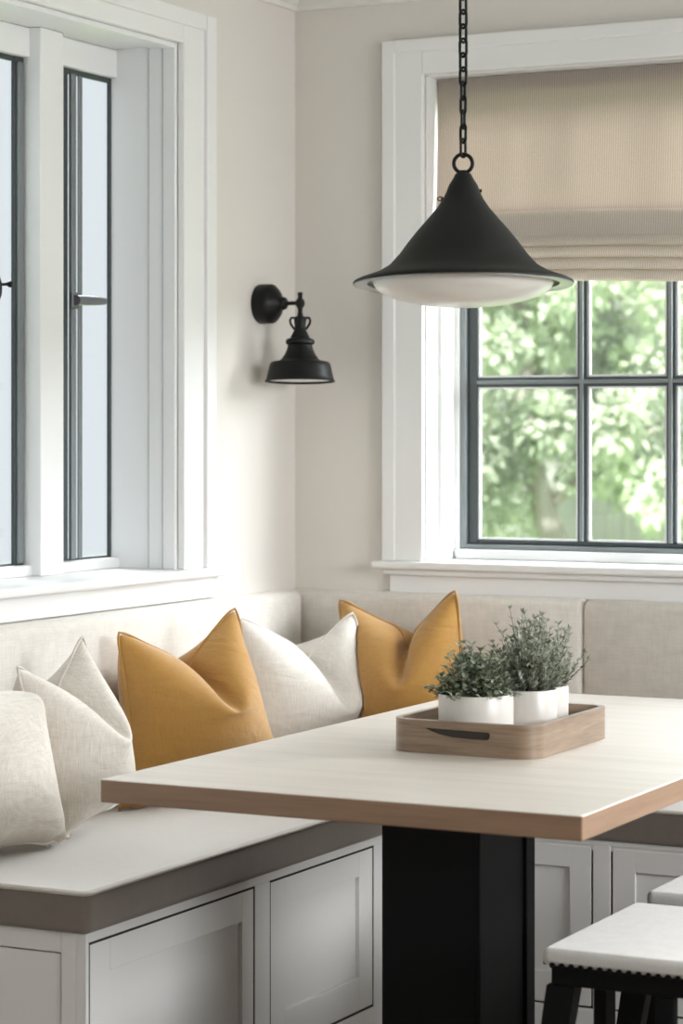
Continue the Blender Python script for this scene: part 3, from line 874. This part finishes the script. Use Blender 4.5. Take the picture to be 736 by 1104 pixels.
tube(bm, [pc+Vector((0, 0, zc))+(cr_*math.cos(a)+Vector((0, 0, 1))*math.sin(a))*10*k_ for a in [2*math.pi*q/32 for q in range(32)]], 2.1*k_, 10, closed=True)
obj('hanging_ring', bm, M['black'], pl, smooth=True, angle=180)
bm = bmesh.new()
lathe(bm, [(0, zpx(183)), (4, zpx(183.5)), (5, zpx(186)), (7, zpx(188.5)), (0, zpx(189))] and [(r*k_, zz) for r, zz in ((0, zpx(183.5)), (3.5, zpx(183.8)), (4.5, zpx(186)), (7.5, zpx(188.5)), (0, zpx(189)))], (pc.x, pc.y, 0), 'Z', 24)
obj('cap', bm, M['black'], pl, smooth=True)
# small thumb screws either side of the neck
bm = bmesh.new()
b0 = pc+Vector((0, 0, zpx(213)))
tube(bm, [b0-cr_*18*k_, b0-cr_*24*k_-Vector((0, 0, 2*k_))], 1.0*k_, 8)
cc = b0-cr_*24.5*k_-Vector((0, 0, 1.5*k_))
tube(bm, [cc+(cr_*math.cos(a)*3+Vector((0, 0, 1))*math.sin(a)*2.2)*k_ for a in [2*math.pi*q/16 for q in range(16)]], .7*k_, 6, closed=True)
obj('thumbscrew', bm, M['black'], pl, smooth=True)
bm = bmesh.new()
b0 = pc+Vector((0, 0, zpx(206)))
tube(bm, [b0+cr_*14*k_, b0+cr_*18.5*k_], 1.2*k_, 8); tube(bm, [b0+cr_*17.5*k_, b0+cr_*20*k_], 2.0*k_, 10)
obj('thumbscrew', bm, M['black'], pl, smooth=True)
ch = obj('canopy', lathe(bmesh.new(), [(0, H), (.062, H), (.064, H-.006), (.058, H-.018), (.030, H-.030), (.010, H-.036), (0, H-.036)], (pc.x, pc.y, 0), 'Z', 40), M['black'], pl, smooth=True)
chain = None
zl = zpx(168.5); Lk = 19.5*k_; pitch = 15.4*k_; q = 0
while zl < H-.045:
    bm = bmesh.new()
    ang = R(-32+rnd.uniform(-25, 25)) if q % 2 else R(58+rnd.uniform(-25, 25))
    side = cr_*math.cos(ang)+cf*math.sin(ang)
    c_ = pc+Vector((0, 0, zl+Lk/2-.002))
    wv, hv = 4.0*k_, Lk/2-4.0*k_
    pts = []
    for a in range(0, 181, 30): pts.append(c_+side*wv*math.cos(R(a))+Vector((0, 0, hv+wv*math.sin(R(a)))))
    for a in range(180, 361, 30): pts.append(c_+side*wv*math.cos(R(a))+Vector((0, 0, -hv+wv*math.sin(R(a)))))
    tube(bm, pts, 1.6*k_, 8, closed=True)
    if chain is None: chain = obj('chain', bm, M['black'], pl, smooth=True, angle=180)
    else: obj('chain_link', bm, M['black'], chain, smooth=True, angle=180)
    zl += pitch; q += 1

# ------------------------------------------------------------------ wall sconce
ws = empty('wall_sconce', (0, -.193, 1.689))
tag(ws, 'black barn style wall sconce beside the room corner', 'wall lamp')
SY, SZ = -.193, 1.689
bm = bmesh.new()
lathe(bm, [(0, .0005), (.050, .0005), (.0515, .003), (.0515, .034), (.050, .038), (.040, .048), (.028, .056), (.018, .062), (.015, .066), (.017, .069), (.015, .075), (.009, .079), (0, .079)], (0, SY, SZ), 'X', 48)
obj('wall_plate', bm, M['black'], ws, smooth=True, angle=40)
bm = bmesh.new()
tube(bm, [(.076, SY, SZ), (.100, SY, SZ), (.118, SY, SZ)], .0052, 12)
AX = .118
ks = 1/414.
def zs(y): return 1.689+(328-y)*ks
lathe(bm, [(r*ks, zs(y)) for r, y in ((0, 316.5), (2.2, 316.5), (2.8, 317.5), (2.4, 321), (2.6, 323), (4.5, 325), (5.2, 328), (4.5, 331), (2.8, 333.5), (2.4, 337), (3.2, 341), (3.4, 345), (0, 345))], (AX, SY, 0), 'Z', 24)
obj('arm', bm, M['black'], ws, smooth=True, angle=50)
tiltS = Matrix.Translation((AX, SY, zs(340))) @ Matrix.Rotation(R(-3.2), 4, Vector((.891, .454, 0))) @ Matrix.Translation((-AX, -SY, -zs(340)))
bm = bmesh.new()
op = [(0, 342.5), (5.5, 342.5), (6.5, 344), (6.5, 348), (5.8, 353), (6.2, 357), (9, 362), (10.5, 365.5), (14.5, 367), (15.6, 369), (15.2, 371.5), (13, 373), (13.8, 377), (16.5, 383), (20, 388), (23, 390), (30, 391.2), (31.8, 392.5), (33, 396), (35.5, 407), (36.2, 409.5), (37.8, 411.8), (37.2, 412.4)]
ip = [(35.2, 410), (32, 395), (22, 392), (12, 376), (0, 374)]
lathe(bm, [(r*ks, zs(y), 0) for r, y in op]+[(r*ks, zs(y), 1) for r, y in ip], (AX, SY, 0), 'Z', 48)
sh = obj('lamp_shade', xform(bm, tiltS), [M['black'], M['whiteenamel']], ws, smooth=True, angle=40)
bm = bmesh.new()
for sg in (-1, 1):
    pts = [Vector((AX, SY, 0))+cr_*sg*rx*ks+Vector((0, 0, zs(y))) for rx, y in ((5, 345.5), (7, 343.6), (9.4, 343.8), (10.8, 346.5), (10.2, 350), (8, 353.5), (5.6, 356.5))]
    tube(bm, pts, 1.3*ks, 8)
obj('loop_handles', bm, M['black'], sh, smooth=True, angle=180)

# ------------------------------------------------------------------ stools
def stool(yn, yf, xa, xb, zt, label):
    root = empty('stool', ((xa+xb)/2, (yn+yf)/2, 0))
    tag(root, label, 'stool', 'backless stools at the right of the table')
    o, out = cushion('seat', [(xa, yn), (xb, yn), (xb, yf), (xa, yf)], zt-.030, zt, .011, M['stoolfab'], root, cr=.016)
    zt2 = zt-.0305
    e = .014
    obj('apron', boxes((xa+e, xb-e, yn+e, yn+e+.02, zt2-.034, zt2), (xa+e, xb-e, yf-e-.02, yf-e, zt2-.034, zt2),
                       (xa+e, xa+e+.02, yn+e+.02, yf-e-.02, zt2-.034, zt2), (xb-e-.02, xb-e, yn+e+.02, yf-e-.02, zt2-.034, zt2)), M['blackwood'], root, bevel=.003)
    # dark scalloped beading where the seat meets the apron
    bm = bmesh.new()
    def bead(px, py, ax):
        rr = .0052
        lathe(bm, [(0, -.003), (rr, -.003), (rr*.9, .0015), (rr*.5, .0035), (0, .004)], (px, py, zt2+.003), ax, 10)
    nxn = int((xb-xa-2*e)/.0172)
    for i in range(nxn): 
        x = xa+e+.008+(xb-xa-2*e-.016)*i/(nxn-1)
        bead(x, yn+.0015, 'Y'); bead(x, yf-.0015, 'Y')
    nyn = int((yf-yn-2*e)/.0172)
    for i in range(nyn):
        y = yn+e+.008+(yf-yn-2*e-.016)*i/(nyn-1)
        bead(xa+.0015, y, 'X'); bead(xb-.0015, y, 'X')
    obj('beading', bm, M['blackwood'], root, smooth=True)
    w = .030
    zl_ = zt2-.034
    for sx, cx_ in ((-1, xa+e+.018), (1, xb-e-.018)):
        for cy_ in (yn+e+.018, yf-e-.018):
            bm = bmesh.new()
            sp = sx*.075
            hexa(bm, [(cx_+sp-w*.62, cy_-w*.62, -.03), (cx_+sp+w*.62, cy_-w*.62, -.03), (cx_+sp+w*.62, cy_+w*.62, -.03), (cx_+sp-w*.62, cy_+w*.62, -.03),
                      (cx_-w*.9, cy_-w*.62, zl_), (cx_+w*.9, cy_-w*.62, zl_), (cx_+w*.9, cy_+w*.62, zl_), (cx_-w*.9, cy_+w*.62, zl_)])
            obj('leg', bm, M['blackwood'], root, bevel=.003)
    ym = (yn+yf)/2
    for cx_ in (xa+e+.020, xb-e-.020):
        obj('slat', boxes((cx_-.012, cx_+.012, ym-.040, ym+.012, .10, zl_)), M['blackwood'], root, bevel=.003)
    for cy_ in (yn+e+.012, yf-e-.012):
        obj('rail', boxes((xa+e+.0, xb-e, cy_-.010, cy_+.010, .10, .125)), M['blackwood'], root, bevel=.003)
        obj('slat', boxes(((xa+xb)/2-.020, (xa+xb)/2+.014, cy_-.010, cy_+.010, .125, zl_)), M['blackwood'], root, bevel=.003)
    return root
stool(-1.900, -1.436, 1.488, 1.93, .480, 'pale topped black stool nearest the viewer at the lower right')
stool(-1.335, -.875, 1.472, 1.93, .480, 'pale topped stool behind the near stool, mostly cut off at right')

# ------------------------------------------------------------------ outside
struct(obj('ground', boxes((-14, 16, .6, 60, -.5, -.30)), M['grass']))
def tree(x, y, h, rad, kind, label, seed, nl=17000, low=.24):
    r_ = random.Random(seed)
    root = empty('tree', (x, y, -.3))
    tag(root, label, 'tree', 'leafy trees beyond the back window')
    bm = bmesh.new()
    pts = [Vector((x+.1*math.sin(j*1.3+seed), y+.08*math.cos(j+seed), -.3+h*.62*j/6)) for j in range(7)]
    tube(bm, pts, [.11*(1-.1*j) for j in range(7)], 10)
    for q in range(6):
        a = r_.uniform(0, 6.28); z_ = h*(.25+.09*q)
        s_ = Vector((x, y, z_-.3)); e_ = s_+Vector((math.cos(a)*rad*.7, math.sin(a)*rad*.7, rad*.5))
        tube(bm, [s_, (s_+e_)/2+Vector((0, 0, .05)), e_], [.045, .03, .012], 6)
    obj('trunk', bm, M['bark'], root, smooth=True)
    cl = []
    for q in range(70):
        a = r_.uniform(0, 6.28); rr = rad*math.sqrt(r_.uniform(0, 1))*.85
        cl.append((Vector((x+rr*math.cos(a), y+rr*math.sin(a), -.3+h*r_.uniform(low, .97))), rad*r_.uniform(.14, .30)))
    bm = bmesh.new()
    for q in range(nl):
        c_, cr2 = r_.choice(cl)
        d = Vector((r_.gauss(0, 1), r_.gauss(0, 1), r_.gauss(0, 1))).normalized()
        p = c_+d*cr2*r_.uniform(.6, 1.0)
        dd = (d+Vector((r_.uniform(-.9, .9), r_.uniform(-.9, .9), r_.uniform(-1.1, .3))))
        leaf(bm, p, dd, Vector((r_.uniform(-1, 1), r_.uniform(-1, 1), 1)), r_.uniform(.07, .12), r_.uniform(.022, .038))
    obj('crown', bm, M[kind], root)
tree(-3.15, 9.4, 4.4, 1.12, 'tree', 'leafy green tree seen through the left panes of the back window', 31)
tree(-.85, 9.6, 4.6, 1.12, 'tree', 'leafy green tree seen through the right panes of the back window', 32)
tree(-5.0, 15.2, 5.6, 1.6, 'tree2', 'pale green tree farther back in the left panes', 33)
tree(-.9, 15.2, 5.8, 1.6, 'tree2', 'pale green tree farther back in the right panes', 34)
tree(1.9, 10.2, 4.8, 1.2, 'tree', 'leafy tree at the right edge of the garden view', 35)
fe = empty('garden_fence', (-2.0, 12.0, -.3))
tag(fe, 'weathered grey board fence low behind the trees in the garden view', 'fence')
bm = bmesh.new()
x = -8.0
while x < 5.0:
    box(bm, x, x+.135, 11.98, 12.0, -.3, 1.12+rnd.uniform(-.02, .02)); x += .145
obj('boards', bm, M['fence'], fe)
obj('rail', boxes((-8, 5, 12.0, 12.05, -.1, 0), (-8, 5, 12.0, 12.05, .75, .85)), M['fence'], fe)

# ------------------------------------------------------------------ light
w = bpy.data.worlds.new('sky'); bpy.context.scene.world = w; w.use_nodes = True
bg = w.node_tree.nodes['Background']
bg.inputs[0].default_value = (.90, .95, 1.0, 1); bg.inputs[1].default_value = .92

def area(name, loc, target, sx, sy, power, c=(1, 1, 1), spread=180):
    l = bpy.data.lights.new(name, 'AREA'); l.shape = 'RECTANGLE'; l.size = sx; l.size_y = sy
    l.energy = power; l.color = c; l.spread = R(spread)
    o = bpy.data.objects.new(name, l); o.location = loc
    o.rotation_euler = (Vector(target)-Vector(loc)).to_track_quat('-Z', 'Y').to_euler()
    link(o); return o
area('sky_light_back', (1.8, 3.8, 3.5), (.6, -.7, .8), 3.6, 2.0, 600, (.94, .97, 1))
area('sky_light_left', (-1.7, .9, 3.9), (.6, -1.5, .6), 2.6, 2.0, 320, (.90, .95, 1))
area('unseen_back_light', (3.4, 1.3, 2.7), (.8, -1.2, .9), 1.9, 1.6, 380, (.95, .975, 1))  # added lamp outside the unseen back-wall opening, lights pillows and left wall
area('unseen_right_light', (6.8, -2.8, 2.6), (1.0, -1.2, 1.3), 3.0, 2.0, 430, (.955, .978, 1))  # added lamp outside the unseen right-wall opening, brightens the left wall
sun = bpy.data.lights.new('sun', 'SUN'); sun.energy = 15; sun.angle = R(3); sun.color = (1, .97, .9)
so = bpy.data.objects.new('sun', sun); so.rotation_euler = (R(42), 0, R(14)); link(so)

# ------------------------------------------------------------------ camera
cam = bpy.data.cameras.new('camera'); co = bpy.data.objects.new('camera', cam); link(co)
co.location = CAM; co.rotation_euler = (R(90), 0, R(27))
cam.sensor_fit = 'VERTICAL'; cam.sensor_height = 36; cam.lens = 2650/1104*36
cam.shift_y = -92/1104
cam.clip_start = .05; cam.clip_end = 200
cam.dof.use_dof = True; cam.dof.focus_distance = 5.1; cam.dof.aperture_fstop = 4.8
S = bpy.context.scene
S.camera = co
S.view_settings.view_transform = 'Standard'; S.view_settings.look = 'None'
S.view_settings.gamma = 1; S.view_settings.use_curve_mapping = False
S.view_settings.exposure = 0.0
S.cycles.use_denoising = True
S.cycles.max_bounces = 10; S.cycles.diffuse_bounces = 6; S.cycles.transparent_max_bounces = 16
S.cycles.sample_clamp_indirect = 6
